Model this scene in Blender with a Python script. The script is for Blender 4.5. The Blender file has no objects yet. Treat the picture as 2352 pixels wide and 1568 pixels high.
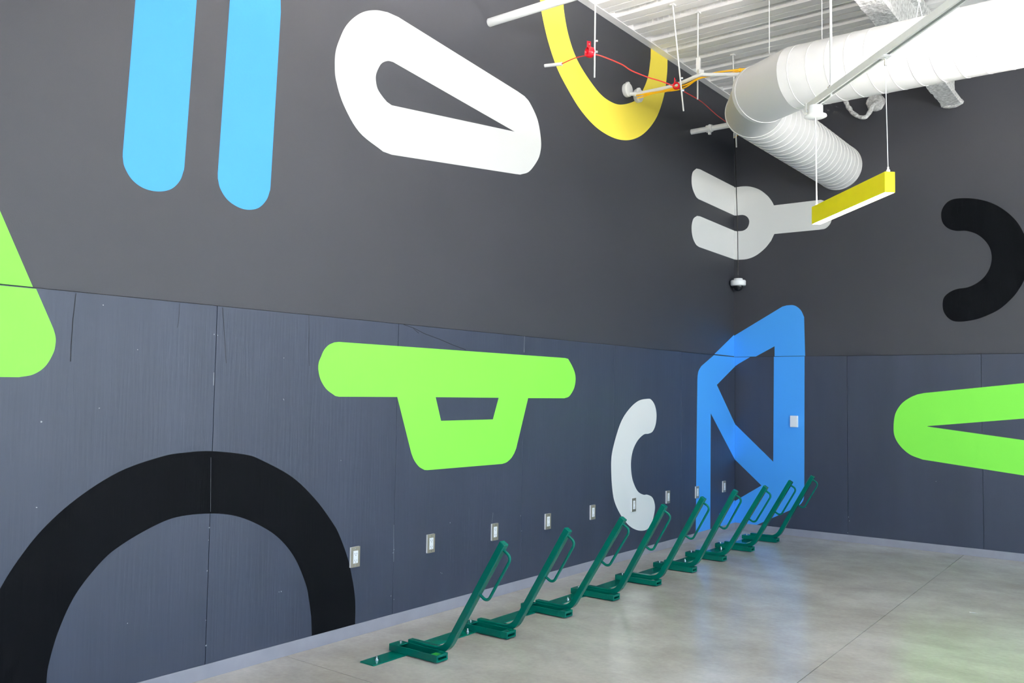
import bpy, bmesh, math, random
from math import sin, cos, tan, pi, radians, atan2, hypot
from mathutils import Vector, Matrix
from mathutils.geometry import tessellate_polygon

random.seed(7)
SC = bpy.context.scene
COL = SC.collection

# ------------------------------------------------------------------ camera
F_PX, YAW, PITCH, ROLL = 2016.708, 0.65422, 0.056965, 0.0151139
CAM = Vector((3.77386, -8.80057, 1.4))
FWD = Vector((-sin(YAW)*cos(PITCH), cos(YAW)*cos(PITCH), sin(PITCH)))
_rt = Vector((cos(YAW), sin(YAW), 0)); _up = _rt.cross(FWD)
RT = _rt*cos(ROLL) + _up*sin(ROLL); UP = RT.cross(FWD)
cd = bpy.data.cameras.new('camera'); cam = bpy.data.objects.new('camera', cd); COL.objects.link(cam)
cd.sensor_width = 36; cd.lens = F_PX/2352*36; cd.clip_start = 0.05; cd.clip_end = 200
mt = Matrix((RT, UP, -FWD)).transposed().to_4x4(); mt.translation = CAM
cam.matrix_world = mt
SC.camera = cam

# ------------------------------------------------------------------ sky, exposure
SC.view_settings.view_transform = 'Standard'
SC.view_settings.look = 'None'
SC.view_settings.gamma = 1
SC.view_settings.use_curve_mapping = False
SC.view_settings.exposure = 0.12
SKY = 4.9
w = bpy.data.worlds.new('sky'); SC.world = w; w.use_nodes = True
bg = w.node_tree.nodes['Background']
bg.inputs[0].default_value = (0.60, 0.80, 1.0, 1); bg.inputs[1].default_value = SKY
sl = bpy.data.lights.new('sun', 'SUN'); sl.energy = 74.0; sl.angle = radians(.6); sl.color = (1.0, .95, .88)
sun = bpy.data.objects.new('sun', sl); COL.objects.link(sun)
sun.rotation_euler = Vector((-.42, .42, 1.0)).to_track_quat('Z', 'Y').to_euler()   # high, from behind the two blind walls

# ------------------------------------------------------------------ room numbers (metres)
ZC = 4.540      # underside of deck
ZS = 1.7987     # top of the plywood
ZB = 0.0685     # top of the base strip
DRY = 0.018     # plywood stands this much proud of the upper wall
XE, YE = 7.4, -13.0
WH, WE = 4.25, 3.5        # head heights of the glazing, rear and far wall


def at(axis, val, px, py):
    """point of the photograph's ray on the plane axis = val (2352x1568 frame)"""
    d = FWD + RT*((px-1176)/F_PX) + UP*(-(py-784)/F_PX)
    return CAM + d*((val-CAM[axis])/d[axis])


def above(p, px, py):
    """height on the vertical through p where the ray of (px,py) passes it"""
    d = FWD + RT*((px-1176)/F_PX) + UP*(-(py-784)/F_PX)
    t = hypot(p[0]-CAM[0], p[1]-CAM[1])/hypot(d[0], d[1])
    return CAM.z + t*d.z

# portals help the renderer find the sky through the glazing (they give no light of their own)
def portal(name, loc, rot, sx, sy):
    l = bpy.data.lights.new(name, 'AREA'); l.shape = 'RECTANGLE'; l.size = sx; l.size_y = sy
    l.cycles.is_portal = True
    o = bpy.data.objects.new(name, l); o.location = loc; o.rotation_euler = rot; COL.objects.link(o)
portal('glazing_portal', (XE+0.02, -4.85, WE/2), (0, radians(90), 0), WE, 9.1)
portal('glazing_portal', ((XE+2)/2, YE-0.02, WH/2), (radians(90), 0, 0), XE-2.8, WH)


# ------------------------------------------------------------------ materials
def mat(name, col, rough=0.5, spec=0.5, metal=0.0, noise=None, bump=None, emit=None, coat=0.0):
    m = bpy.data.materials.new(name); m.use_nodes = True
    nt = m.node_tree; b = nt.nodes['Principled BSDF']
    b.inputs['Base Color'].default_value = (*col, 1)
    b.inputs['Roughness'].default_value = rough
    b.inputs['Specular IOR Level'].default_value = spec
    b.inputs['Metallic'].default_value = metal
    b.inputs['Coat Weight'].default_value = coat
    b.inputs['Coat Roughness'].default_value = 0.1
    if emit:
        b.inputs['Emission Color'].default_value = (*emit[0], 1)
        b.inputs['Emission Strength'].default_value = emit[1]
    tc = nt.nodes.new('ShaderNodeTexCoord')
    if noise:   # (scale, amount, stretch)
        sc, am, st = noise
        mp = nt.nodes.new('ShaderNodeMapping'); mp.inputs['Scale'].default_value = st
        nz = nt.nodes.new('ShaderNodeTexNoise'); nz.inputs['Scale'].default_value = sc
        nz.inputs['Detail'].default_value = 6
        rp = nt.nodes.new('ShaderNodeMapRange')
        rp.inputs[1].default_value = .3; rp.inputs[2].default_value = .7
        rp.inputs[3].default_value = 1-am; rp.inputs[4].default_value = 1+am
        vm = nt.nodes.new('ShaderNodeVectorMath'); vm.operation = 'SCALE'
        vm.inputs[0].default_value = col
        nt.links.new(tc.outputs['Object'], mp.inputs[0]); nt.links.new(mp.outputs[0], nz.inputs[0])
        nt.links.new(nz.outputs[0], rp.inputs[0]); nt.links.new(rp.outputs[0], vm.inputs['Scale'])
        nt.links.new(vm.outputs[0], b.inputs['Base Color'])
    if bump:    # (scale, distance, stretch)
        sc, di, st = bump
        mp = nt.nodes.new('ShaderNodeMapping'); mp.inputs['Scale'].default_value = st
        nz = nt.nodes.new('ShaderNodeTexNoise'); nz.inputs['Scale'].default_value = sc
        nz.inputs['Detail'].default_value = 4
        bp = nt.nodes.new('ShaderNodeBump'); bp.inputs['Distance'].default_value = di
        bp.inputs['Strength'].default_value = 1
        nt.links.new(tc.outputs['Object'], mp.inputs[0]); nt.links.new(mp.outputs[0], nz.inputs[0])
        nt.links.new(nz.outputs[0], bp.inputs['Height']); nt.links.new(bp.outputs[0], b.inputs['Normal'])
    return m


U = (1, 1, 1)
M = {}
M['drywall'] = mat('charcoal_wall_paint', (0.038, 0.040, 0.050), 0.5, 0.5, noise=(1.3, .05, U), bump=(220, .0006, U))
M['plywood'] = mat('charcoal_plywood_paint', (0.036, 0.046, 0.076), 0.42, 0.5, noise=(5, .09, (1, 1, .12)), bump=(60, .0012, (1, 1, .06)))  # same wall paint, with the blue light low down put into its colour
M['backing'] = mat('dark_backing', (0.02, 0.02, 0.022), 0.8, 0.2)
M['base'] = mat('grey_base_strip', (0.30, 0.30, 0.35), 0.45, 0.5, noise=(9, .06, U))
M['blue'] = mat('sky_blue_paint', (0.07, 0.38, 0.95), 0.45, 0.35, bump=(90, .0005, U))
M['green'] = mat('lime_paint', (0.26, 0.90, 0.085), 0.5, 0.3, bump=(70, .0005, (1, 1, .1)))
M['white'] = mat('off_white_paint', (0.79, 0.78, 0.765), 0.5, 0.3, bump=(120, .0004, U))
M['yellow'] = mat('yellow_paint', (0.97, 0.79, 0.09), 0.5, 0.3, bump=(120, .0004, U))
M['black'] = mat('black_paint', (0.004, 0.0045, 0.006), 0.6, 0.05, noise=(6, .15, (1, 1, .1)), bump=(60, .0010, (1, 1, .06)))
M['rack'] = mat('glossy_dark_green_enamel', (0.0, 0.125, 0.092), 0.13, 0.18)
M['steel'] = mat('bright_zinc_steel', (0.75, 0.77, 0.8), 0.22, 0.5, 1.0)
M['deck'] = mat('white_deck_paint', (0.90, 0.885, 0.885), 0.5, 0.3, noise=(3, .03, U))
M['duct'] = mat('white_duct_paint', (0.71, 0.70, 0.695), 0.45, 0.35, noise=(4, .015, U))
M['pipe'] = mat('white_pipe_paint', (0.84, 0.84, 0.83), 0.4, 0.4, noise=(12, .03, U))
M['foam'] = mat('white_sprayed_fireproofing', (0.64, 0.64, 0.635), 0.9, 0.1, noise=(38, .35, U), bump=(45, .02, U))
M['lampy'] = mat('yellow_lamp_housing', (0.95, 0.82, 0.008), 0.4, 0.4, noise=(8, .02, U))
M['diffuser'] = mat('lit_diffuser', (1, 1, 1), 0.5, 0.2, emit=((1, .96, .91), 24.0))
M['uplight'] = mat('lit_upper_diffuser', (1, 1, 1), 0.5, 0.2, emit=((1, .95, .92), 400.0))
M['farlight'] = mat('lit_upper_diffuser_bright', (1, 1, 1), 0.5, 0.2, emit=((1, .95, .93), 1750.0))  # boosted glow, added to brighten the ceiling
M['softuplight'] = mat('lit_upper_diffuser_dim', (1, 1, 1), 0.5, 0.2, emit=((1, .92, .84), 22.0))
M['plate'] = mat('brushed_metal_plate', (0.42, 0.38, 0.30), 0.35, 0.5, .6, noise=(60, .1, (1, 1, .1)))
M['plastic'] = mat('white_plastic', (0.90, 0.90, 0.91), 0.3, 0.5, noise=(9, .01, U))
M['red'] = mat('red_coated_metal', (0.80, 0.012, 0.03), 0.25, 0.5, noise=(30, .05, U))
M['redwire'] = mat('red_cable_jacket', (0.75, 0.045, 0.04), 0.45, 0.4, noise=(30, .05, U))
M['orange'] = mat('orange_yellow_cable', (0.95, 0.50, 0.01), 0.45, 0.4, noise=(30, .05, U))
M['blackplastic'] = mat('black_plastic', (0.01, 0.01, 0.012), 0.12, 0.5, noise=(10, .05, U))
M['outside'] = mat('outside_paving', (0.45, 0.43, 0.405), 0.9, 0.2, noise=(.5, .2, U))
M['frame'] = mat('dark_window_frame', (0.05, 0.05, 0.055), 0.4, 0.5, noise=(9, .05, U))
M['otherwall'] = mat('pale_wall_paint', (0.62, 0.61, 0.59), 0.7, 0.3, noise=(2, .03, U))


def concrete():
    m = bpy.data.materials.new('polished_concrete'); m.use_nodes = True
    nt = m.node_tree; N = nt.nodes; L = nt.links; b = N['Principled BSDF']
    tc = N.new('ShaderNodeTexCoord')
    n1 = N.new('ShaderNodeTexNoise'); n1.inputs['Scale'].default_value = 1.1; n1.inputs['Detail'].default_value = 9
    n1.inputs['Roughness'].default_value = .62; n1.inputs['Distortion'].default_value = .25
    r1 = N.new('ShaderNodeValToRGB')
    r1.color_ramp.elements[0].position = .30; r1.color_ramp.elements[0].color = (.41, .375, .33, 1)
    r1.color_ramp.elements[1].position = .70; r1.color_ramp.elements[1].color = (.62, .59, .55, 1)
    mp = N.new('ShaderNodeMapping'); mp.inputs['Rotation'].default_value = (0, 0, .9); mp.inputs['Scale'].default_value = (1, 1.5, 1)
    n4 = N.new('ShaderNodeTexNoise'); n4.inputs['Scale'].default_value = 2.6; n4.inputs['Detail'].default_value = 10; n4.inputs['Roughness'].default_value = .68
    r4 = N.new('ShaderNodeMapRange'); r4.inputs[1].default_value = .3; r4.inputs[2].default_value = .72; r4.inputs[3].default_value = .86; r4.inputs[4].default_value = 1.13
    m4 = N.new('ShaderNodeVectorMath'); m4.operation = 'SCALE'
    L.new(tc.outputs['Object'], mp.inputs[0]); L.new(mp.outputs[0], n4.inputs[0]); L.new(n4.outputs[0], r4.inputs[0]); L.new(r4.outputs[0], m4.inputs['Scale'])
    n2 = N.new('ShaderNodeTexNoise'); n2.inputs['Scale'].default_value = 38; n2.inputs['Detail'].default_value = 5
    r2 = N.new('ShaderNodeMapRange'); r2.inputs[1].default_value = .2; r2.inputs[2].default_value = .8; r2.inputs[3].default_value = .93; r2.inputs[4].default_value = 1.07
    mx = N.new('ShaderNodeVectorMath'); mx.operation = 'SCALE'
    rr = N.new('ShaderNodeMapRange'); rr.inputs[1].default_value = .3; rr.inputs[2].default_value = .7
    rr.inputs[3].default_value = .17; rr.inputs[4].default_value = .33
    for n in (n1, n2): L.new(tc.outputs['Object'], n.inputs[0])
    L.new(n1.outputs[0], r1.inputs[0]); L.new(r1.outputs[0], m4.inputs[0]); L.new(m4.outputs[0], mx.inputs[0]); L.new(n2.outputs[0], r2.inputs[0]); L.new(r2.outputs[0], mx.inputs['Scale'])
    L.new(mx.outputs[0], b.inputs['Base Color'])
    b.inputs['Roughness'].default_value = .21
    b.inputs['Specular IOR Level'].default_value = .5
    bp = N.new('ShaderNodeBump'); bp.inputs['Distance'].default_value = .0006
    L.new(n2.outputs[0], bp.inputs['Height']); L.new(bp.outputs[0], b.inputs['Normal'])
    return m


def glass():
    m = bpy.data.materials.new('clear_window_glass'); m.use_nodes = True
    nt = m.node_tree; N = nt.nodes; out = N['Material Output']; N.remove(N['Principled BSDF'])
    t = N.new('ShaderNodeBsdfTransparent'); t.inputs[0].default_value = (.93, .96, .97, 1)
    g = N.new('ShaderNodeBsdfGlossy'); g.inputs['Roughness'].default_value = .02
    x = N.new('ShaderNodeMixShader'); x.inputs[0].default_value = .06
    nt.links.new(t.outputs[0], x.inputs[1]); nt.links.new(g.outputs[0], x.inputs[2]); nt.links.new(x.outputs[0], out.inputs[0])
    return m


M['floor'] = concrete(); M['glass'] = glass()


# ------------------------------------------------------------------ helpers
def obj(name, bm, m, parent=None, smooth=False, bevel=0.0, loc=None):
    me = bpy.data.meshes.new(name)
    bmesh.ops.recalc_face_normals(bm, faces=bm.faces[:])
    if smooth:
        for f in bm.faces: f.smooth = True
    bm.to_mesh(me); bm.free()
    me.materials.append(m)
    o = bpy.data.objects.new(name, me); COL.objects.link(o)
    if smooth:
        try:
            me.set_sharp_from_angle(angle=radians(38))
        except Exception:
            pass
    if parent: o.parent = parent
    if loc is not None: o.location = loc
    if bevel:
        b = o.modifiers.new('bevel', 'BEVEL'); b.width = bevel; b.segments = 2; b.limit_method = 'ANGLE'
        b.angle_limit = radians(35)
    return o


def tag(o, label=None, cat=None, group=None, kind=None):
    if label: o['label'] = label
    if cat: o['category'] = cat
    if group: o['group'] = group
    if kind: o['kind'] = kind
    return o


def thing(name, label, cat, loc=(0, 0, 0), rotz=0, group=None):
    o = bpy.data.objects.new(name, None); COL.objects.link(o)
    o.location = loc; o.rotation_euler = (0, 0, rotz); o.empty_display_size = .1
    return tag(o, label, cat, group)


def box(bm, lo, hi):
    x0, y0, z0 = lo; x1, y1, z1 = hi
    v = [bm.verts.new(p) for p in ((x0, y0, z0), (x1, y0, z0), (x1, y1, z0), (x0, y1, z0), (x0, y0, z1), (x1, y0, z1), (x1, y1, z1), (x0, y1, z1))]
    for f in ((0, 3, 2, 1), (4, 5, 6, 7), (0, 1, 5, 4), (1, 2, 6, 5), (2, 3, 7, 6), (3, 0, 4, 7)):
        bm.faces.new([v[i] for i in f])


def boxm(lo, hi):
    bm = bmesh.new(); box(bm, lo, hi); return bm


def frame_of(d):
    d = d.normalized(); a = Vector((0, 0, 1)) if abs(d.z) < .9 else Vector((1, 0, 0))
    u = d.cross(a).normalized(); return u, d.cross(u).normalized()


def lathe(bm, p, d, prof, seg=24, cap=True):
    """profile [(distance along d, radius)] turned about the line p + t d"""
    p = Vector(p); d = Vector(d).normalized(); u, v = frame_of(d); rings = []
    for t, r in prof:
        rings.append([bm.verts.new(p + d*t + (u*cos(2*pi*k/seg) + v*sin(2*pi*k/seg))*max(r, 1e-5)) for k in range(seg)])
    for a, b in zip(rings, rings[1:]):
        for k in range(seg): bm.faces.new((a[k], a[(k+1) % seg], b[(k+1) % seg], b[k]))
    if cap:
        bm.faces.new(rings[0][::-1]); bm.faces.new(rings[-1])


def cyl(bm, a, b, r, seg=16):
    a = Vector(a); b = Vector(b); lathe(bm, a, b-a, [(0, r), ((b-a).length, r)], seg)


def tube(bm, pts, r, seg=10):
    pts = [Vector(p) for p in pts]; rings = []; pu = None
    for i, p in enumerate(pts):
        d = (pts[min(i+1, len(pts)-1)] - pts[max(i-1, 0)]).normalized()
        if pu is None: u, v = frame_of(d)
        else:
            u = (pu - d*pu.dot(d)).normalized(); v = d.cross(u)
        pu = u; rr = r[i] if isinstance(r, (list, tuple)) else r
        rings.append([bm.verts.new(p + (u*cos(2*pi*k/seg) + v*sin(2*pi*k/seg))*rr) for k in range(seg)])
    for a, b in zip(rings, rings[1:]):
        for k in range(seg): bm.faces.new((a[k], a[(k+1) % seg], b[(k+1) % seg], b[k]))
    bm.faces.new(rings[0][::-1]); bm.faces.new(rings[-1])


def spline(pts, n=6, closed=False):
    pts = [Vector(p) for p in pts]; out = []; N = len(pts)
    rng = range(N) if closed else range(N-1)
    for i in rng:
        p1, p2 = pts[i], pts[(i+1) % N]
        p0 = pts[i-1] if (i > 0 or closed) else p1*2-p2
        p3 = pts[(i+2) % N] if (i+2 < N or closed) else p2*2-p1
        for k in range(n):
            t = k/n
            out.append(.5*((2*p1) + (p2-p0)*t + (2*p0-5*p1+4*p2-p3)*t*t + (3*p1-p0-3*p2+p3)*t**3))
    if not closed: out.append(pts[-1])
    return out


def S(*pts):      # a smooth run of pixel points
    return [(v[0], v[1]) for v in spline([Vector((a, b, 0)) for a, b in pts], 6)]


# ================================================================== SETTING
# floor: a slab split by two saw-cut control joints
JX0, JX1, JY = 2.165, 2.235, -5.79
fl = bpy.data.objects.new('floor', None); COL.objects.link(fl); tag(fl, kind='structure')
bm = bmesh.new(); box(bm, (-.15, YE-.2, -.25), (XE+.2, .2, -.012)); obj('floor_bed', bm, M['backing'], fl)
def slab(pts):
    bm = bmesh.new()
    b = [bm.verts.new((x, y, -.02)) for x, y in pts]; t = [bm.verts.new((x, y, 0)) for x, y in pts]
    n = len(pts); bm.faces.new(b[::-1]); bm.faces.new(t)
    for i in range(n): bm.faces.new((b[i], b[(i+1) % n], t[(i+1) % n], t[i]))
    obj('concrete_slab', bm, M['floor'], fl)
def jx(y): return JX0 + (JX1-JX0)*(y/-4.46)
g = .0022
slab([(0, JY+g), (jx(JY)-g, JY+g), (jx(0)-g, 0), (0, 0)])
slab([(0, YE), (jx(YE)-g, YE), (jx(JY)-g, JY-g), (0, JY-g)])
slab([(jx(JY)+g, JY+g), (XE, JY+g), (XE, 0), (jx(0)+g, 0)])
slab([(jx(YE)+g, YE), (XE, YE), (XE, JY-g), (jx(JY)+g, JY-g)])
bm = bmesh.new(); box(bm, (-40, -50, -.5), (50, 30, -.26))
tag(obj('ground', bm, M['outside']), kind='structure')

# left wall: plywood wainscot standing proud of the painted upper wall
wl = obj('wall_left', boxm((-.20, YE, 0), (-DRY-.006, .2, 4.72)), M['backing']); tag(wl, kind='structure')
obj('upper_wall_sheet', boxm((-DRY-.008, YE, ZS+.004), (-DRY, DRY, 4.70)), M['drywall'], wl)  # open seam over dark backing draws the contact shade line
ys = [0, -1.238, -2.476, -3.737, -5.009, -6.267, -7.525, -8.783, -10.04, -11.3, YE]
for a, b in zip(ys, ys[1:]):
    obj('plywood_panel', boxm((-DRY, b+.0014, ZB*.4), (0, a-.0014, ZS)), M['plywood'], wl, bevel=.0012)
wr = obj('wall_right', boxm((-.2, DRY+.006, 0), (XE+.2, .2, 4.72)), M['backing']); tag(wr, kind='structure')
obj('upper_wall_sheet', boxm((-DRY, DRY, ZS+.004), (XE, DRY+.008, 4.70)), M['drywall'], wr)  # same dark seam for the contact shade above the plywood
xs = [0, 1.154, 2.326, 3.498, 4.67, 5.842, 7.014, XE]
for a, b in zip(xs, xs[1:]):
    obj('plywood_panel', boxm((a+.0014, 0, ZB*.4), (b-.0014, DRY, ZS)), M['plywood'], wr, bevel=.0012)
bl = obj('baseboard_left', boxm((0, YE, 0), (.005, 0, ZB)), M['base'], bevel=.0015); tag(bl, kind='structure')
br = obj('baseboard_right', boxm((.005, -.005, 0), (XE, 0, ZB)), M['base'], bevel=.0015); tag(br, kind='structure')

# far and rear walls (behind the photographer): storefront glazing between a sill and a header
wf = obj('wall_far', boxm((XE, YE, WE), (XE+.2, 0, 4.72)), M['otherwall']); tag(wf, kind='structure')
obj('sill_wall', boxm((XE, YE, 0), (XE+.2, 0, .1)), M['otherwall'], wf)
obj('pier', boxm((XE, -.3, .1), (XE+.2, 0, WE)), M['otherwall'], wf)
obj('pier', boxm((XE, YE, .1), (XE+.2, -9.4, WE)), M['otherwall'], wf)  # unseen, widened to shift window light toward the corner
wb = obj('wall_back', boxm((0, YE-.2, WH), (XE, YE, 4.72)), M['otherwall']); tag(wb, kind='structure')
obj('sill_wall', boxm((0, YE-.2, 0), (XE, YE, .1)), M['otherwall'], wb)
obj('pier', boxm((0, YE-.2, .1), (2.4, YE, WH)), M['otherwall'], wb)  # unseen, added to keep window light off the low left wall
obj('pier', boxm((XE-.4, YE-.2, .1), (XE, YE, WH)), M['otherwall'], wb)
bm = bmesh.new()
for k in range(7):
    y = -9.4 + k*1.5167; box(bm, (XE+.06, y-.03, .1), (XE+.12, y+.03, WE))
for z in (.13, 2.3, WE-.03): box(bm, (XE+.06, -9.4, z-.03), (XE+.12, -.3, z+.03))
w1 = obj('window_1', bm, M['frame']); tag(w1, kind='structure')
obj('pane', boxm((XE+.088, -9.4, .1), (XE+.092, -.3, WE)), M['glass'], w1)
bm = bmesh.new()
for k in range(6):
    x = 2.4 + k*.92; box(bm, (x-.03, YE-.12, .1), (x+.03, YE-.06, WH))
for z in (.13, 2.3, WH-.03): box(bm, (2.4, YE-.12, z-.03), (XE-.4, YE-.06, z+.03))
w2 = obj('window_2', bm, M['frame']); tag(w2, kind='structure')
obj('pane', boxm((2.4, YE-.092, .1), (XE-.4, YE-.088, WH)), M['glass'], w2)

# ceiling: steel roof deck, ribs running away from the left wall
ce = obj('ceiling', boxm((-.2, YE-.2, 4.66), (XE+.2, .2, 4.75)), M['deck']); tag(ce, kind='structure')
PITCH_RIB = .3085; RX0 = .045
def deck_profile():
    p = [(0, 0)]
    for k in range(3):
        y = -k*PITCH_RIB
        p += [(y-.090, 0), (y-.0905, .03), (y-.1055, .03), (y-.106, 0), (y-.200, 0), (y-.222, .085), (y-.2865, .085), (y-.3085, 0)]
    return p
def deck_mesh():
    bm = bmesh.new(); pr = deck_profile()
    for x0, x1 in ((0, XE-RX0),):
        a = [bm.verts.new((x0, y, z)) for y, z in pr]; b = [bm.verts.new((x1, y, z)) for y, z in pr]
        for i in range(len(pr)-1): bm.faces.new((a[i], b[i], b[i+1], a[i+1]))
    box(bm, (0, -.008, -.002), (XE-RX0, .004, .001))   # lapped side joint
    return bm
first = obj('deck_panel', deck_mesh(), M['deck'], ce); first.location = (RX0, .08, ZC)
def tick_mesh():
    bm = bmesh.new()
    for k in range(3):
        y = -k*PITCH_RIB
        for i in range(int((XE-.5)/.052)):
            x = .12 + i*.052
            # pressed slots standing proud on the web that faces the room
            q = [(y-.2047, .018), (y-.2165, .064), (y-.2205, .063), (y-.2087, .017)]
            a = [bm.verts.new((x, *v)) for v in q]; b = [bm.verts.new((x+.022, *v)) for v in q]
            bm.faces.new(a); bm.faces.new(b[::-1])
            for j in range(4): bm.faces.new((a[j], a[(j+1) % 4], b[(j+1) % 4], b[j]))
    return bm
t0 = obj('web_slots', tick_mesh(), M['deck'], first); tag(t0, kind='stuff')
for k in range(1, 15):
    c = first.copy(); c.location.y -= k*3*PITCH_RIB; COL.objects.link(c)
    t = t0.copy(); t.parent = c; COL.objects.link(t)
def closure():
    # end dams closing the ribs at the wall, and the angle they rest on
    bm = bmesh.new(); box(bm, (-DRY, YE, 0), (.052, .02, .006)); box(bm, (.046, YE, .006), (.052, .02, .095))
    return bm
tr = obj('trim_1', closure(), M['deck'], loc=(0, 0, ZC-.006)); tag(tr, kind='structure')


# ------------------------------------------------------------------ painted shapes of the mural
def film(parent, m, label, pieces):
    """pieces: (wall, level, outline in photograph pixels, holes). One thin film of paint on its wall."""
    bm = bmesh.new()
    for wall, level, outline, holes in pieces:
        off = .0007
        val = (off if level == 'low' else -DRY+off) if wall == 'L' else (-off if level == 'low' else DRY-off)
        ax = 0 if wall == 'L' else 1
        loops = []
        for lp in [outline]+list(holes):
            q = []
            for px, py in lp:
                p = at(ax, val, px, py)
                lim = ZC-.006
                if p.z > lim and py > -400 and level == 'up': p.z = min(p.z, lim)
                if level == 'low': p.z = max(min(p.z, ZS), ZB)
                else: p.z = max(p.z, ZS+.005)
                o_ = 1-ax
                if ax == 0: p.y = min(p.y, -.0012 if level == 'low' else DRY-.001)
                else: p.x = max(p.x, .0012 if level == 'low' else -DRY+.001)
                q.append(p)
            loops.append(q)
        flat = [p for l in loops for p in l]
        vs = [bm.verts.new(p) for p in flat]
        for t in tessellate_polygon(loops):
            try: bm.faces.new([vs[i] for i in t])
            except ValueError: pass
    bm.normal_update()
    me_n = Vector((1, 0, 0)) if pieces[0][0] == 'L' else Vector((0, -1, 0))
    me = bpy.data.meshes.new('painted_shape')
    for f in bm.faces:
        if f.normal.dot(me_n) < 0: f.normal_flip()
    bm.to_mesh(me); bm.free(); me.materials.append(m)
    o = bpy.data.objects.new('painted_shape', me); COL.objects.link(o); o.parent = parent
    o['label'] = label
    return o

# two blue bars
film(wl, M['blue'], 'left sky blue bar with rounded foot painted on the upper wall', [('L', 'up',
     [(323.6, -150), (282, 351)] + S((281.8, 360), (286, 383), (303, 412), (330, 432), (363, 439.5), (393, 434), (413, 415), (422.5, 390)) + [(423.5, 383), (463, -150)] + S((458, -200), (435, -235), (393, -250), (350, -235), (328, -195)), [])])
film(wl, M['blue'], 'right sky blue bar with rounded foot painted on the upper wall', [('L', 'up',
     [(528, 0), (500.2, 398)] + S((500.4, 410), (506, 433), (522, 458), (546, 475), (570, 481.5), (594, 477), (612, 459), (620.5, 436)) + [(621.3, 428), (645, 28)] + S((644.5, 0), (637, -35), (618, -62), (590, -73), (560, -63), (538, -35)), [])])
# white loop
film(wl, M['white'], 'off white rounded wedge loop painted on the upper wall', [('L', 'up',
     [(914.8, 39), (1189, 209.8)] + S((1205, 221), (1217.5, 236.8), (1235, 276), (1242.7, 323.7), (1240.5, 352), (1232.5, 371.7), (1215, 394), (1195, 400.8)) + [(1183, 399.3), (899.8, 355.2)] + S((880, 348), (824.8, 302.8), (788.8, 239.8), (772, 185), (769, 149.9), (771, 118), (779.9, 89.9), (793, 62), (812, 41), (836, 27), (863.8, 23.4), (890, 28)),
     [S((902.8, 142.4), (890.8, 140), (878, 144.5), (869.8, 155.9), (863.8, 172), (863.8, 188), (868, 205), (878.8, 221.8), (889, 234)) + [(899.8, 241.6), (1182, 302.2)]])])
# yellow ring
film(wl, M['yellow'], 'yellow ring painted on the upper wall, cut off by the ceiling', [('L', 'up',
     S((1237, -74), (1240.6, 0), (1246, 39), (1259, 95.4), (1278.5, 154), (1302.4, 201.7), (1332.8, 251.5), (1367.4, 290.5), (1404.3, 314.4), (1436.8, 322), (1465, 315.5), (1488.9, 297), (1510.5, 264.5), (1525.7, 216.8), (1532.2, 169), (1533.3, 131.5)) +
     [(1494.9, 105.5)] + S((1494.3, 134.4), (1488.9, 173.5), (1478, 203.8), (1460.7, 229.8), (1429.2, 240), (1404.3, 234.2), (1376, 212.5), (1341.4, 164.8), (1319.7, 123.6), (1304.6, 75.9), (1295.9, 28.2), (1294.4, 0), (1297, -34)), [])])
# green corner shape at the far left, on both levels of the wall
film(wl, M['green'], 'lime green rounded corner shape at the left edge of the wall', [
    ('L', 'up', [(0, 484), (75.4, 661.8), (0, 654.8), (-120, 643.5), (-120, 202)], []),
    ('L', 'low', [(83, 663.3), (118.5, 745)] + S((123, 756), (127.3, 772), (127.6, 788), (122.4, 810.6), (104, 841), (76.5, 859.5), (42.9, 866)) + [(-120, 864), (-120, 644)], [])])
# black ring, low left
film(wl, M['black'], 'black ring arch painted low on the plywood', [('L', 'low',
     S((-70, 1640), (-58, 1500), (-32, 1415), (0, 1351.8), (38.8, 1289.7), (97, 1216), (174.6, 1146), (271.5, 1084), (368.5, 1049), (425, 1039), (484.9, 1035.6), (562.5, 1043.4), (600, 1056), (671, 1095), (725, 1147), (764, 1200), (780, 1229.7), (799.6, 1284.5), (810, 1333), (814.3, 1362), (816.3, 1391), (815.6, 1434)) +
     [(815.5, 1440), (716, 1464)] + S((714.8, 1416.5), (709.7, 1378), (702, 1340), (677, 1281), (642, 1237), (600, 1208), (543, 1185), (481, 1179), (407, 1187), (349, 1210), (279, 1251), (232.7, 1289.7), (174.5, 1363.4), (135.8, 1444.9), (112.5, 1522.5), (106.7, 1568), (104, 1640)), [])])
# green table-like shape
film(wl, M['green'], 'lime green bar with a cut-out trapezoid hanging below it', [('L', 'low',
     [(778.6, 785), (1298, 822)] + S((1305, 824), (1314, 840), (1320, 855), (1322, 868.6), (1320.5, 884), (1316, 897), (1307, 910), (1296.4, 914.3)) +
     [(1213, 914), (1185.7, 1029.3)] + S((1181, 1041), (1174, 1052), (1164, 1061), (1153.6, 1065)) + [(982, 1079.3)] + S((975, 1079), (962, 1071), (951, 1056), (944.6, 1040)) +
     [(912.5, 911.4), (778.6, 910.7)] + S((770, 909), (750, 893.6), (737, 873), (731.4, 850.7), (732, 833), (737.5, 818.6), (744, 804), (755, 792), (768, 786)),
     [[(1000.7, 911.8), (1145.4, 913.2), (1132, 962.9), (1013, 966)]])])
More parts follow.
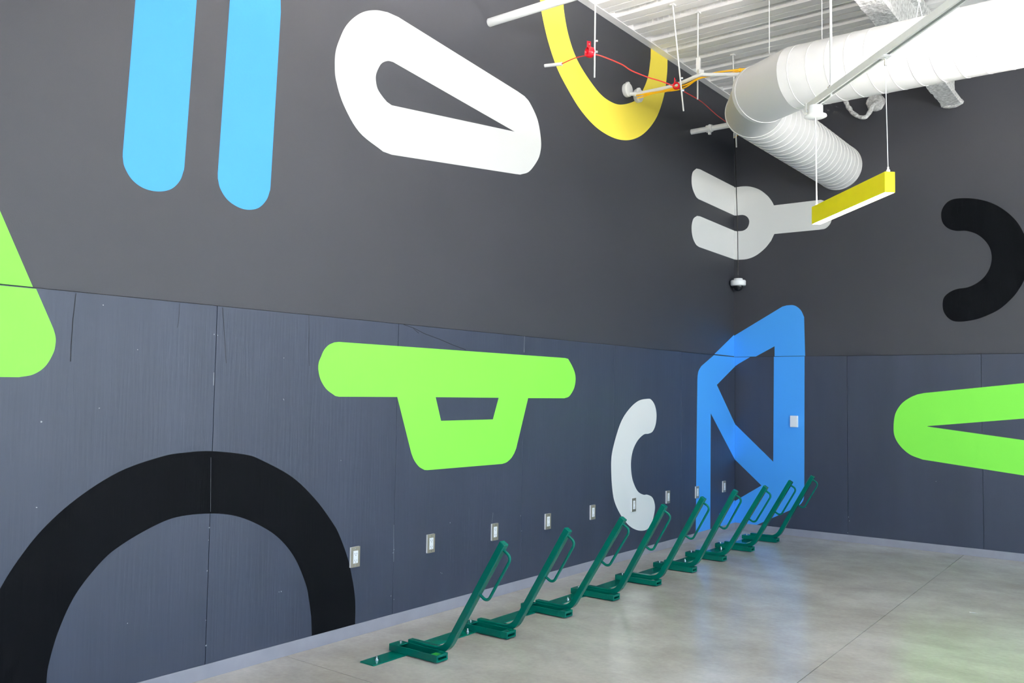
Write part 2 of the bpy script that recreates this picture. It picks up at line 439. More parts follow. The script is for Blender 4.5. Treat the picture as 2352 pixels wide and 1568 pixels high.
# white handset-like curve
film(wl, M['white'], 'off white C-shaped curve painted low on the plywood', [('L', 'low',
     [(v[0], v[1]) for v in spline([Vector((a, b, 0)) for a, b in ((1487.9, 915.6), (1467, 920), (1446.6, 937.4), (1428, 965), (1414.4, 1004), (1405, 1045), (1403.9, 1082), (1406.4, 1123.3), (1412, 1153), (1424.8, 1180.7), (1442, 1203.7), (1458, 1215), (1474, 1218.4), (1487.9, 1214), (1498, 1196.8), (1504, 1171.5), (1503.5, 1155.5), (1498, 1141.7), (1486.7, 1135.7), (1477.6, 1135.7), (1465, 1128), (1454.6, 1107), (1450, 1084), (1449.6, 1056.8), (1454.6, 1031.5), (1465, 1010.9), (1478.7, 997.5), (1490, 995.5), (1499.4, 990), (1506, 974), (1507.9, 951), (1504, 930.5), (1496, 917.9))], 5, True)], [])])
# blue frame folded through the corner
film(wl, M['blue'], 'left part of the sky blue frame that folds through the corner', [
    ('L', 'up', [(1688.5, 768.9), (1641, 812.8), (1688.5, 818)], []),
    ('L', 'low', [(1640, 814), (1692, 819), (1692, 838), (1688, 841.5), (1646.5, 883.6), (1688.8, 973), (1692, 980), (1692, 1061), (1688.5, 1055.5), (1632.5, 949), (1631.4, 1216), (1598, 1226), (1599.7, 1040.7), (1601.8, 872)] + S((1602.3, 863), (1604.5, 851.5), (1611, 840.3)), []),
    ('L', 'low', [(1692, 1146), (1688, 1148), (1665, 1163), (1652, 1180), (1649, 1210), (1692, 1200)], [])])
film(wr, M['blue'], 'right part of the sky blue frame that folds through the corner', [
    ('R', 'up', [(1684, 771), (1797, 703.8)] + S((1807.4, 701), (1821.5, 700.6), (1831.7, 705), (1840.6, 714), (1847, 728)) + [(1849.3, 817), (1779, 818.5), (1779, 795), (1736, 818.9), (1684, 819.3)], []),
    ('R', 'low', [(1684, 820), (1723, 819.5), (1696.5, 835.2), (1688.8, 840.5), (1684, 845)], []),
    ('R', 'low', [(1684, 970), (1688.5, 974), (1776, 1060), (1777.5, 818), (1848, 817), (1847.4, 1128)] + S((1847, 1137), (1845.4, 1148), (1839, 1157), (1829, 1165)) + [(1738.2, 1205), (1684, 1199), (1684, 1150), (1704.7, 1140.5), (1749, 1114.6), (1688.5, 1055.5), (1684, 1049)], [])])
# wrench-like fork folded through the corner
film(wl, M['white'], 'two off white prongs of the fork shape, left of the corner', [
    ('L', 'up', S((1604, 456.9), (1598, 450.4), (1590.8, 432.8), (1588.5, 414), (1590.8, 396), (1599.6, 386.8)) + [(1608.4, 388.8), (1692, 431.5), (1692, 496.8)], []),
    ('L', 'up', S((1605.5, 567), (1598, 560.4), (1590.8, 544), (1588.5, 521.8), (1592.3, 503), (1601, 495.6)) + [(1608.4, 496.8), (1692, 531.8), (1692, 597.2)], [])])
film(wr, M['white'], 'off white head and handle of the fork shape, right of the corner', [('R', 'up',
     [(1684, 430.5)] + S((1690.5, 430), (1706.7, 427.8), (1724, 428.6), (1744.8, 435.7), (1762.4, 449), (1772.7, 462), (1777.7, 471.5)) + [(1868, 460.7)] +
     S((1885.6, 458.6), (1900, 465), (1910.5, 482.7), (1909, 509), (1897.3, 523.7), (1882.7, 527.3)) + [(1778.5, 537.2)] +
     S((1771, 553), (1756.5, 570.7), (1736, 586.8), (1715.5, 594.7), (1692, 596.5)) + [(1684, 595.5), (1684, 530)] + S((1692, 531), (1706.7, 529.6), (1717, 522.3), (1721, 509), (1717, 498.8), (1706.7, 493.5), (1690.5, 495)) + [(1684, 495)], [])])
film(wr, M['black'], 'black C-shaped curve on the upper right wall', [('R', 'up',
     [(v[0], v[1]) for v in spline([Vector((a, b, 0)) for a, b in ((2198.7, 455.6), (2178, 462.5), (2165.4, 477.4), (2161.5, 493.4), (2165.4, 511.8), (2178, 524.4), (2196.4, 530), (2219.3, 530), (2242.3, 537), (2260.7, 550.8), (2273.3, 569), (2277.9, 592), (2273.3, 615), (2260.7, 635.7), (2242.3, 650.7), (2221.6, 659.8), (2198.7, 663.3), (2180.3, 671.3), (2167.7, 684), (2165, 702.3), (2168.9, 718.4), (2180.3, 732), (2196.4, 738.3), (2224, 736.7), (2256, 728.7), (2295, 710.3), (2325, 684), (2341, 663.3), (2352, 642.6), (2361, 605), (2361, 570), (2352, 537), (2334, 507), (2306.6, 482), (2274.4, 464.8), (2237.7, 456))], 5, True)], [])])
film(wr, M['green'], 'lime green pointed loop on the lower right wall', [('R', 'low',
     [(2460, 869), (2352, 879.5), (2122, 902.4)] + S((2106.8, 905.6), (2090.3, 912.7), (2071, 926.7), (2057, 948.4), (2052.6, 975), (2054.4, 1000.5), (2067.3, 1023.4), (2090, 1043.5), (2119, 1055)) +
     [(2352, 1091.7), (2460, 1109), (2460, 1026.5), (2352, 1010.5), (2130.5, 979.3), (2130.4, 978.3), (2352, 960.9), (2460, 952.5)], [])])


# cracks and split veneer in the plywood
def crack(parent, pts, wd, m=None):
    bm = bmesh.new()
    P = [at(0, .0011, a, b) for a, b in pts]
    for a, b in zip(P, P[1:]):
        d = (b-a).normalized(); n = Vector((0, -d.z, d.y))*wd/2
        v = [bm.verts.new(q) for q in (a-n, a+n, b+n, b-n)]; bm.faces.new(v)
    o = obj('crack', bm, m or M['backing'], parent)
    return o
crack(wl, [(174.5, 673), (168, 730), (163.5, 792), (162, 830)], .003)
crack(wl, [(413, 696), (410.5, 735), (407.5, 752)], .0018)
crack(wl, [(511, 706), (514, 742), (519.5, 834)], .0025)
crack(wl, [(709.5, 723), (710, 760), (709, 800), (711, 840)], .0022)
crack(wl, [(927, 745), (950, 753), (975, 766), (1010, 779), (1040, 792), (1070, 803)], .0035)
crack(wl, [(949, 754), (962, 765)], .003)
M['scuff'] = mat('pale_scuffed_edge', (0.30, 0.32, 0.35), .6, .3, noise=(20, .2, U))
crack(wl, [(1204.6, 772), (1204, 790), (1203.7, 809)], .0035, M['scuff'])
crack(wl, [(491.5, 855), (490.5, 885)], .003, M['scuff'])
crack(wl, [(484.5, 1050), (483.5, 1175)], .0009, M['scuff'])
crack(wl, [(1132.5, 1177), (1130, 1200)], .002, M['scuff'])
crack(wl, [(904.6, 1205), (904.2, 1290)], .002, M['scuff'])
def flecks(parent, ax, pts):
    bm = bmesh.new(); v_ = .0012 if ax == 0 else -.0012
    for a, b in pts:
        c = at(ax, v_, a, b); r = random.uniform(.0025, .0045); n = 6
        vs = []
        for k in range(n):
            t = 2*pi*k/n; rr = r*random.uniform(.6, 1.3)
            vs.append(bm.verts.new(c + (Vector((0, cos(t)*rr, sin(t)*rr)) if ax == 0 else Vector((cos(t)*rr, 0, sin(t)*rr)))))
        bm.faces.new(vs)
    o = obj('chipped_flecks', bm, M['scuff'], parent); tag(o, kind='stuff')
flecks(wl, 0, [(293, 1431), (651, 916), (652, 918), (783, 1057), (316, 803), (228, 937), (95, 968), (84, 1165), (641, 1359), (646, 1358), (1012, 1315), (1015, 1316), (473, 1424), (473, 1482), (898, 1368), (905, 1376), (1196, 1184), (1198, 1219), (479, 1240), (652, 822), (492, 768), (500, 770), (476, 1310), (481, 1211), (1034, 1200), (905, 1262), (903, 1269), (237, 700)])
flecks(wr, 1, [(1949, 1187), (1947, 1223), (1951, 1196), (1851, 1165), (2150, 1105)])

# ================================================================== BIKE RACKS
# wheel stands on one floor rail
near = [(1003, 1523), (1164, 1468), (1298, 1419), (1409, 1380), (1507, 1346), (1590, 1315), (1660, 1289), (1725, 1267), (1783, 1246)]
tops = [(1147.6, 1242), (1296, 1211), (1423.7, 1186), (1518.8, 1157), (1609, 1139.5), (1683.7, 1123), (1753.5, 1114), (1811, 1102), (1862, 1090.5)]
RAILT = .006
stand_labels = [
    'nearest green wheel stand, with a bright green patch on its trough end',
    'second green wheel stand from the near end of the rail',
    'third green wheel stand from the near end of the rail',
    'fourth green wheel stand, its top over the foot of the white C-shaped curve',
    'middle green wheel stand of the nine, just left of the narrow blue wall bar',
    'sixth green wheel stand, its loop against the narrow blue wall bar',
    'third green wheel stand from the far end, in front of the room corner',
    'second green wheel stand from the far end, against the blue frame',
    'farthest green wheel stand, last in the row, its top against the dark right wall']
def trough_mesh():
    bm = bmesh.new(); L, W, H = .345, .086, .037; t = .0055
    box(bm, (-L, 0, 0), (0, W, t))                       # bottom
    box(bm, (-L, 0, t), (-.045, t, H)); box(bm, (-L, W-t, t), (-.045, W, H))
    box(bm, (-L, t, H-t), (-L+.065, W-t, H))             # closed top at the wall end
    box(bm, (-L, t, t), (-L+t, W-t, H-t))
    # room end: solid block with a slot
    box(bm, (-.045, 0, t), (0, .011, H)); box(bm, (-.045, W-.011, t), (0, W, H))
    box(bm, (-.045, .011, .023), (0, W-.011, H)); box(bm, (-.045, .011, t), (0, W-.011, .010))
    box(bm, (-.045, .011, .010), (-.041, W-.011, .023))
    return bm
def trough_lip():
    bm = bmesh.new(); box(bm, (-.315, .0785, .037), (-.05, .086, .046)); return bm
ME_TROUGH = None
LEAN = []
for i, ((bx, by), (tx, ty)) in enumerate(zip(near, tops)):
    p = at(2, RAILT, bx, by)
    root = thing('wheel_stand', stand_labels[i], 'bike rack', (p.x, p.y, RAILT), 0, 'green wheel stands in a row along the left wall')
    if i == 0:
        tr0 = obj('wheel_trough', trough_mesh(), M['rack'], root, bevel=.0015)
        glint_me = bmesh.new(); lathe(glint_me, (-.318, .06, .037), (0, 0, 1), [(0, .008), (.004, .008), (.005, .005), (.009, .005), (.010, .003)], 10)
        glint0 = obj('bolt', glint_me, M['steel'], root, True)  # added bolt head stands in for a highlight on the trough corner
    else:
        for src in (tr0, glint0):
            c = src.copy(); c.parent = root; COL.objects.link(c)
    yn = .094; hw = .0185; yc = yn+hw
    tl = at(1, p.y+yn, tx, ty); lx, lz = tl.x-p.x, tl.z-RAILT
    bxl = -.036; zl = .030                                # elbow point of the axis
    # axis direction so that the near upper corner of the tube end falls on tl
    a = atan2(lz-zl, lx-bxl)
    for _ in range(6):
        cx, cz = lx + sin(a)*hw, lz - cos(a)*hw
        a = atan2(cz-zl, cx-bxl)
    LEAN.append(round(math.degrees(a), 1))
    R = .12; tg = R*tan(a/2)
    path = [(-.298, zl), (bxl-tg, zl)]
    for k in range(1, 9):
        th = a*k/8; path.append((bxl-tg+R*sin(th), zl+R*(1-cos(th))))
    path.append((cx, cz))
    bm = bmesh.new(); prev = None
    for k, (x, z) in enumerate(path):
        if k == 0: th = 0
        elif k <= 9: th = a*(k-1)/8
        else: th = a
        nx, nz = -sin(th)*hw, cos(th)*hw
        ring = [bm.verts.new(q) for q in ((x+nx, yc-hw, z+nz), (x+nx, yc+hw, z+nz), (x-nx, yc+hw, z-nz), (x-nx, yc-hw, z-nz))]
        if prev:
            for j in range(4): bm.faces.new((prev[j], prev[(j+1) % 4], ring[(j+1) % 4], ring[j]))
        else: bm.faces.new(ring[::-1])
        prev = ring
    bm.faces.new(prev)
    obj('post', bm, M['rack'], root, smooth=True, bevel=.0035)
    bm = bmesh.new(); box(bm, (-.335, .0865, .0), (-.06, .094, .014))    # weld flat between trough and tube
    obj('weld_plate', bm, M['rack'], root, bevel=.001)
    # locking loop under the post
    ax_ = Vector((cos(a), 0, sin(a))); nn = Vector((sin(a), 0, -cos(a))); c0 = Vector((cx, yc, cz))
    def lp(s, o): return c0 + ax_*s + nn*o
    out = .076; rr = .030; pts = [lp(-.033, hw-.004), lp(-.033, out-rr)]
    for k in range(1, 7):
        t = pi/2*k/6; pts.append(lp(-.033-rr*(1-cos(t)), out-rr+rr*sin(t)))
    for k in range(0, 7):
        t = pi/2*k/6; pts.append(lp(-.318+rr*(1-sin(t)), out-rr+rr*cos(t)))
    pts += [lp(-.318, hw-.004)]
    bm = bmesh.new(); tube(bm, pts, .0078, 12)
    obj('locking_loop', bm, M['rack'], root, smooth=True)
    if i == 0:
        M['limepatch'] = mat('bright_green_tape', (0.01, 0.28, 0.03), .4, .4, noise=(40, .05, U))  # light on the end plate, put into a brighter green
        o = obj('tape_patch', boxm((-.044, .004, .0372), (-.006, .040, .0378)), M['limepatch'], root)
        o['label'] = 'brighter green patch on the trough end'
# floor rail
ra, rb = at(2, RAILT, 1003, 1523), at(2, RAILT, 1783, 1246)
def rx(y, x): return x + (rb.x-ra.x)*(y-ra.y)/(rb.y-ra.y)
rail = thing('floor_rail', 'long flat green steel rail bolted to the floor under the wheel stands', 'rail', (rx(-5.6, .425), -5.6, 0))
bm = bmesh.new(); y0, y1 = -5.615, rb.y+.14
pl = [(.372, y0+.006), (.378, y0), (.472, y0), (.478, y0+.006), (.478, y1), (.372, y1)]
top = [bm.verts.new((rx(y, x)-rail.location.x, y-rail.location.y, RAILT-.0003)) for x, y in pl]
bot = [bm.verts.new((rx(y, x)-rail.location.x, y-rail.location.y, 0)) for x, y in pl]
bm.faces.new(top); bm.faces.new(bot[::-1])
for k in range(6): bm.faces.new((bot[k], bot[(k+1) % 6], top[(k+1) % 6], top[k]))
obj('flat_bar', bm, M['rack'], rail, bevel=.0015)
for k, (a, b) in enumerate([(865, 1515), (1074, 1450), (1304, 1377), (1573, 1288), (1656, 1259)]):
    q = at(2, RAILT, a, b) - rail.location
    if k == 0:
        bm = bmesh.new(); lathe(bm, (0, 0, 0), (0, 0, 1), [(0, .014), (.002, .014), (.002, .010), (.009, .010), (.009, .0055), (.017, .0055), (.019, .003)], 12)
        b0 = obj('anchor_bolt', bm, M['steel'], rail, True); b0.location = (q.x, q.y, RAILT); b0['label'] = 'bright zinc anchor bolt'
    else:
        c = b0.copy(); COL.objects.link(c); c.location = (q.x, q.y, RAILT)

# ================================================================== OUTLETS ALONG THE LEFT WALL
oy = [(815, 1278.5), (989, 1247.5), (1136, 1221), (1258, 1197), (1361, 1176), (1455, 1159), (1534, 1141), (1601, 1130), (1663, 1117)]
ol = ['nearest wall outlet of the row, beside the foot of the black ring',
      'second wall outlet from the black ring, alone on the dark plywood',
      'wall outlet just above the top of the nearest green wheel stand',
      'wall outlet above and left of the second green wheel stand',
      'wall outlet left of the white C-shaped curve, above the third wheel stand',
      'wall outlet set in the foot of the white C-shaped curve',
      'wall outlet just right of the white C-shaped curve, above the fourth wheel stand',
      'wall outlet on the left edge of the narrow blue wall bar',
      'farthest wall outlet, between the narrow blue bar and the corner']
def outlet_parts(root):
    bm = bmesh.new(); box(bm, (0, -.034, -.057), (.011, .034, .057)); obj('back_box', bm, M['plastic'], root, bevel=.002)
    bm = bmesh.new()
    box(bm, (.011, -.033, .036), (.0135, .034, .057)); box(bm, (.011, -.033, -.057), (.0135, .034, -.036))
    box(bm, (.011, -.033, -.036), (.0135, -.018, .036)); box(bm, (.011, .018, -.036), (.0135, .034, .036))
    obj('cover_plate', bm, M['plate'], root, bevel=.0006)
    bm = bmesh.new(); box(bm, (.011, -.0175, -.035), (.0155, .0175, .035))
    ins = obj('receptacle', bm, M['plastic'], root, bevel=.001)
    bm = bmesh.new()
    for z in (-.019, .019):
        box(bm, (.0155, -.008, z-.004), (.0157, -.006, z+.005)); box(bm, (.0155, .006, z-.004), (.0157, .008, z+.005)); box(bm, (.0155, -.002, z-.011), (.0157, .002, z-.007))
    tag(obj('slots', bm, M['backing'], ins), kind='stuff')
    for z in (.0465, -.0465):
        bm = bmesh.new(); lathe(bm, (.0135, 0, z), (1, 0, 0), [(0, .0038), (.001, .0035), (.0014, .001)], 10); obj('screw', bm, M['steel'], root, True)
def copy_tree(o, parent=None):
    c = o.copy(); COL.objects.link(c)
    if parent: c.parent = parent
    for ch in list(o.children): copy_tree(ch, c)
    return c
proto = None
for (a, b), lab in zip(oy, ol):
    p = at(0, .008, a, b)
    if proto is None:
        proto = thing('wall_outlet', lab, 'outlet', (.0008, p.y, p.z), 0, 'outlets in a line along the left wall'); outlet_parts(proto)
        o = proto
    else:
        o = copy_tree(proto); o.location = (.0008, p.y, p.z)
    tag(o, lab)
# blank white box on the blue frame
a, b = at(1, 0, 1816.5, 954), at(1, 0, 1834, 981)
sw = thing('wall_control_box', 'small white control box mounted on the blue frame of the right wall', 'control box', ((a.x+b.x)/2, -.0008, (a.z+b.z)/2))
hw_, hh_ = abs(b.x-a.x)/2, abs(a.z-b.z)/2
obj('housing', boxm((-hw_, -.03, -hh_), (hw_, 0, hh_)), M['plastic'], sw, bevel=.004)
obj('front_cover', boxm((-hw_+.004, -.034, -hh_+.004), (hw_-.004, -.03, hh_-.004)), M['plastic'], sw, bevel=.002)

# ================================================================== SECURITY CAMERA IN THE CORNER
sc_ = thing('security_camera', 'small white and black dome camera hanging in the room corner', 'camera', (.062, -.062, 2.51))
bm = bmesh.new(); lathe(bm, (0, 0, .035), (0, 0, 1), [(0, .055), (.004, .074), (.012, .079), (.052, .079), (.060, .072), (.062, .045), (.078, .045), (.080, .03)], 32)
obj('housing', bm, M['plastic'], sc_, True)
bm = bmesh.new(); lathe(bm, (0, 0, .036), (0, 0, -1), [(0, .052), (.012, .051), (.028, .045), (.042, .034), (.052, .018), (.056, .003)], 24)
obj('dome', bm, M['blackplastic'], sc_, True)
bm = bmesh.new(); box(bm, (-.061, -.02, .06), (-.03, .061, .10)); obj('corner_bracket', bm, M['plastic'], sc_, bevel=.003)
cb = thing('camera_cable', 'thin black cable dropping down the corner to the dome camera', 'cable', (.06, -.06, 2.6))
top = at(1, -.03, 1687.5, 318)
bm = bmesh.new(); tube(bm, [Vector((.0, -.0, -.01)), Vector((-.008, .008, .5))] + [Vector((top.x, -.03, top.z)) - cb.location, Vector((top.x, -.03, 4.3)) - cb.location], .0045, 8)
obj('cable_jacket', bm, M['blackplastic'], cb, True)

# ================================================================== AIR DUCT
DZ, DR, DY, DX = 3.680, .2225, -2.665, 1.080
duct = thing('air_duct', 'big round white spiral air duct with an elbow under the ceiling', 'duct', (DX, DY, DZ))
LG = .385
V1 = Vector((1.366*LG, 0, 0)); V3 = Vector((0, 1.366*LG, 0)); V2 = V1 + Vector((-cos(radians(30)), sin(radians(30)), 0))*LG
def run(bm, start, end, d0, d1, r0=DR, prof=None, seg=56):
    """straight pipe whose two ends are cut on the mitre planes d0 and d1"""
    ax = (end-start).normalized(); u = Vector((-ax.y, ax.x, 0)); v = Vector((0, 0, 1)); rings = []
    Lg = (end-start).length
    def at_t(f, r, k):
        c, s_ = cos(2*pi*k/seg), sin(2*pi*k/seg); o = u*c*r + v*s_*r
        # shift along the axis so the ring lies in its mitre plane at the ends
        k0 = -(o.dot(d0))/(ax.dot(d0)); k1 = -(o.dot(d1))/(ax.dot(d1))
        sh = k0*(1-f) + k1*f
        return start + ax*(Lg*f+sh) + o
    for f, r in prof:
        rings.append([bm.verts.new(at_t(f, r, k)) for k in range(seg)])
    for a, b in zip(rings, rings[1:]):
        for k in range(seg): bm.faces.new((a[k], a[(k+1) % seg], b[(k+1) % seg], b[k]))
X_, Y_ = Vector((-1, 0, 0)), Vector((0, 1, 0))
dA = Vector((-cos(radians(15)), sin(radians(15)), 0)); dB = Vector((-cos(radians(45)), sin(radians(45)), 0)); dC = Vector((-cos(radians(75)), sin(radians(75)), 0))
def beads(L, pitch, h=.0016, w=.005, first=.03):
    p = [(0, DR)]; t = first
    while t < L-.02:
        p += [(t/L, DR), ((t+w*.3)/L, DR+h), ((t+w*.7)/L, DR+h), ((t+w)/L, DR)]; t += pitch
    p.append((1, DR)); return p
st = Vector((XE-DX-.06, 0, 0)); L = (st-V1).length
bm = bmesh.new(); run(bm, st, V1, X_, dA, prof=beads(L, .128)); obj('main_run', bm, M['duct'], duct, True)
lip = [(0, DR), (.0, DR+.004), (.04, DR+.004), (.05, DR+.001), (.95, DR+.001), (1, DR+.001)]
bm = bmesh.new(); run(bm, V1, V2, dA, dB, prof=[(0, DR+.001), (0, DR+.002), (.93, DR+.002), (.93, DR+.006), (1, DR+.006)]); obj('elbow_gore', bm, M['duct'], duct, True)
bm = bmesh.new(); run(bm, V2, V3, dB, dC, prof=[(0, DR-.001), (.97, DR-.001), (.97, DR+.004), (1, DR+.004)]); obj('elbow_gore', bm, M['duct'], duct, True)
en = Vector((0, DRY-DY-.004, 0)); L = (en-V3).length
bm = bmesh.new(); run(bm, V3, en, dC, Y_, prof=beads(L, .110, .0035, .007, .06)); obj('branch_run', bm, M['duct'], duct, True)
bm = bmesh.new(); lathe(bm, (0, DRY-DY-.02, 0), (0, 1, 0), [(0, DR+.001), (0, DR+.006), (.02, DR+.006)], 56, cap=False); obj('end_collar', bm, M['duct'], duct, True)
# hanger wires of the duct
def rod(name, label, cat, p0, p1, r, m, group=None, threads=True, nut=None):
    p0 = Vector(p0); p1 = Vector(p1); t = thing(name, label, cat, p1, 0, group)
    bm = bmesh.new(); cyl(bm, p1-p1, p0-p1, r, 10); obj('rod', bm, m, t, True)
    bm = bmesh.new(); box(bm, (p0.x-p1.x-.02, p0.y-p1.y-.02, p0.z-p1.z-.012), (p0.x-p1.x+.02, p0.y-p1.y+.02, p0.z-p1.z)); obj('deck_anchor', bm, m, t, bevel=.003)
    return t
for (a, b), lab in (((1766, 37), 'thin white wire holding the duct near its elbow'), ((1876, 2), 'thin white wire holding the duct left of the tall white rod'), ((2198, -28), 'thin white wire holding the duct right of the fireproofed beam')):
    q = at(2, ZC, a, b); yy = DY; k = (yy-CAM.y)/(q.y-CAM.y)
    x_ = at(1, DY, {1766: 1767, 1876: 1888, 2198: 2203}[a], {1766: 133, 1876: 95, 2198: 27}[a])
    rod('duct_hanger', lab, 'wire', (x_.x, DY, ZC), (x_.x, DY, DZ+DR-.002), .0028, M['pipe'], 'wires carrying the duct')

# ================================================================== FIREPROOFED BEAM
bx0, bx1, bz0 = 2.045, 2.20, 4.10
bt = thing('fireproofed_beam', 'rough white steel beam with sprayed fireproofing crossing above the duct', 'beam', (2.12, 0, bz0))
bm = bmesh.new(); prof = [(-.085, 0), (.085, 0), (.09, .03), (.08, .06), (.03, .085), (.022, .12), (.022, .32), (.035, .36), (.085, .38), (.09, .435), (-.09, .435), (-.085, .38), (-.035, .36), (-.022, .32), (-.022, .12), (-.03, .085), (-.08, .06), (-.09, .03)]
# finer profile
fine = []
for k in range(len(prof)):
    a, b = Vector((*prof[k], 0)), Vector((*prof[(k+1) % len(prof)], 0)); n = max(1, int((b-a).length/.02))
    fine += [a.lerp(b, j/n) for j in range(n)]
ny = 300; rings = []
from mathutils import noise as mn
for j in range(ny+1):
    y = -j*(11.5/ny) + .012; ring = []
    for v in fine:
        q = Vector((v.x*.92, y, v.y)); cx = Vector((0, 0, .2)); dr = Vector((v.x, 0, v.y-.2)).normalized()
        n_ = mn.noise(Vector((q.x*18, y*14, q.z*18)))*.008 + mn.noise(Vector((q.x*45, y*40, q.z*45)))*.004
        ring.append(bm.verts.new(q + dr*n_ if v.y < .43 else q))
    rings.append(ring)
for a, b in zip(rings, rings[1:]):
    for k in range(len(fine)): bm.faces.new((a[k], a[(k+1) % len(fine)], b[(k+1) % len(fine)], b[k]))
bm.faces.new(rings[0]); bm.faces.new(rings[-1])
obj('sprayed_coat', bm, M['foam'], bt, True)
bm = bmesh.new(); lathe(bm, (0, -.03, .03), (0, 1, 0), [(0, .02), (.006, .09), (.03, .10), (.046, .085)], 14)
for v in bm.verts: v.co.z = v.co.z*.45 + .012; v.co.x += mn.noise(v.co*30)*.02
obj('overspray_collar', bm, M['foam'], bt, True)

# ================================================================== SMALL SERVICES
# sprinkler pipe at the top left, coming out of the left wall
def pipe_x(name, label, px, py, r, x1, coupling=None):
    p = at(0, -DRY, px, py); t = thing(name, label, 'pipe', (-DRY, p.y, p.z))
    bm = bmesh.new(); lathe(bm, (0, 0, 0), (1, 0, 0), [(0, r), (x1+DRY, r)], 20); obj('pipe_run', bm, M['pipe'], t, True)
    if coupling:
        bm = bmesh.new(); lathe(bm, (coupling, 0, 0), (1, 0, 0), [(0, r), (.002, r*1.35), (.028, r*1.35), (.032, r*1.6), (.042, r*1.6), (.046, r*1.35), (.06, r*1.35), (.062, r)], 20)
        obj('coupling', bm, M['pipe'], t, True)
        bm = bmesh.new(); box(bm, (coupling+.02, -r*.5, -r*2.2), (coupling+.045, r*.5, -r*1.2)); obj('coupling_bolt', bm, M['pipe'], t, bevel=.003)
    return t
pipe_x('sprinkler_pipe', 'white pipe leaving the left wall at the top edge, above the white wedge loop', 1124, 52, .0295, 7.0)
pipe_x('sprinkler_pipe', 'white pipe with a coupling leaving the left wall below the duct elbow', 1588, 303, .026, 1.15, .16)
# stub of conduit sleeve
p = at(0, -DRY, 1251, 151); e = at(2, p.z-.0, 1287, 147)
st_ = thing('conduit_sleeve', 'short white conduit stub sticking out of the wall over the yellow ring', 'pipe', p)
dirv = Vector((.13, -.0, .0)); e = Vector((p.x+.13, p.y, p.z))
q0 = Vector((0, 0, 0)); q1 = Vector((.135, .035, -.004))
bm = bmesh.new(); L = (q1-q0).length
lathe(bm, q0, q1-q0, [(0, .0125), (L*.97, .0125), (L*.97, .015), (L, .015), (L, .009), (L-.02, .009)], 16); obj('sleeve', bm, M['pipe'], st_, True)
# round caps in the wall
for (a, b), lab in (((1436, 208), 'round white junction box on the wall inside the yellow ring'), ((1461, 221), 'round white junction box on the inner edge of the yellow ring, behind the conduit')):
    q = at(0, -DRY, a, b); t = thing('junction_box', lab, 'junction box', q, 0, 'round boxes where conduits enter the left wall')
    bm = bmesh.new(); lathe(bm, (0, 0, 0), (1, 0, 0), [(0, .056), (.008, .060), (.036, .060), (.046, .052), (.05, .03), (.05, .012)], 24); obj('cap_body', bm, M['pipe'], t, True)
    bm = bmesh.new(); box(bm, (.01, -.014, .052), (.04, .014, .068)); obj('cap_ear', bm, M['pipe'], t, bevel=.003)
# white conduit from the near cap past the hanger and behind the duct
c0 = at(0, .03, 1446, 216)
cpts = [c0, at(2, 3.975, 1470, 214), at(2, 3.965, 1540, 199), at(2, 3.96, 1575, 186), at(2, 3.96, 1608, 172), at(2, 3.96, 1625, 171.5), at(2, 3.96, 1700, 171), at(2, 3.96, 1790, 172)]
t = thing('white_conduit', 'white conduit running from the round box past the yellow ring to the duct', 'pipe', c0)
bm = bmesh.new(); tube(bm, [v-c0 for v in spline(cpts, 5)], .0155, 12); obj('conduit_run', bm, M['pipe'], t, True)
bm = bmesh.new(); q = at(2, 3.975, 1462, 216)-c0; lathe(bm, q-Vector((.02, .012, 0)), (.1, .06, 0), [(0, .013), (.002, .022), (.03, .022), (.034, .013)], 14); obj('connector', bm, M['pipe'], t, True)
# orange data cables lying along it
opts = [at(2, 3.945, 1464, 221), at(2, 3.942, 1492, 215), at(2, 3.935, 1540, 206.5), at(2, 3.93, 1575, 196), at(2, 3.94, 1606, 180), at(2, 3.985, 1650, 168), at(2, 4.0, 1700, 161), at(2, 4.0, 1735, 156)]
t = thing('orange_cable_bundle', 'orange cable bundle strapped along the white conduit', 'cable', opts[0])
bm = bmesh.new()
for k in range(3):
    off = Vector((.006*cos(k*2.1), .006*sin(k*2.1), .007*cos(k*2.1+1)))
    tube(bm, [v-opts[0]+off*(1+.8*sin(i*.5+k)) for i, v in enumerate(spline(opts, 5))], .0062, 8)
obj('cables', bm, M['orange'], t, True)
bm = bmesh.new(); cp = opts[6]-opts[0]; lathe(bm, cp-Vector((.008, 0, 0)), (1, .1, 0), [(0, .017), (.016, .017)], 10); obj('cable_tie', bm, M['orange'], t, True)
bm = bmesh.new(); tube(bm, spline([at(2, 3.93, 1526, 212)-opts[0], at(2, 3.9, 1540, 206)-opts[0], at(2, 3.895, 1553, 199)-opts[0], at(2, 3.92, 1570, 196)-opts[0]], 5), .003, 6)
obj('loose_cable', bm, M['orange'], t, True)

# threaded rods
def vrod(label, top_xy, z0, lean=(0, 0), r=.0062, extra=None):
    t = rod('threaded_rod', label, 'rod', (top_xy[0], top_xy[1], ZC), (top_xy[0]+lean[0], top_xy[1]+lean[1], z0), r, M['pipe'], 'white threaded rods under the deck')
    return t
h1 = at(2, 3.9, 1366, 118)
r1 = vrod('white threaded rod carrying the red ring hook in front of the yellow ring', (h1.x, h1.y), above(h1, 1364, 178))
a2 = at(2, ZC, 1545, 10)
r2 = vrod('leaning white threaded rod with the smaller red hook, right of the yellow ring', (a2.x, a2.y), 3.66, (.080, .041))
a3 = at(2, ZC, 1603, 28)
r3 = vrod('white threaded rod clamping the white conduit, left of the duct elbow', (a3.x, a3.y), above(a3, 1606, 228))
a5 = at(2, ZC, 1683, 125)
r5 = vrod('short white rod end showing just below the duct elbow', (a5.x, a5.y), above(a5, 1710, 337), (.03, .015))
q = at(1, -.9, 1686, 317)
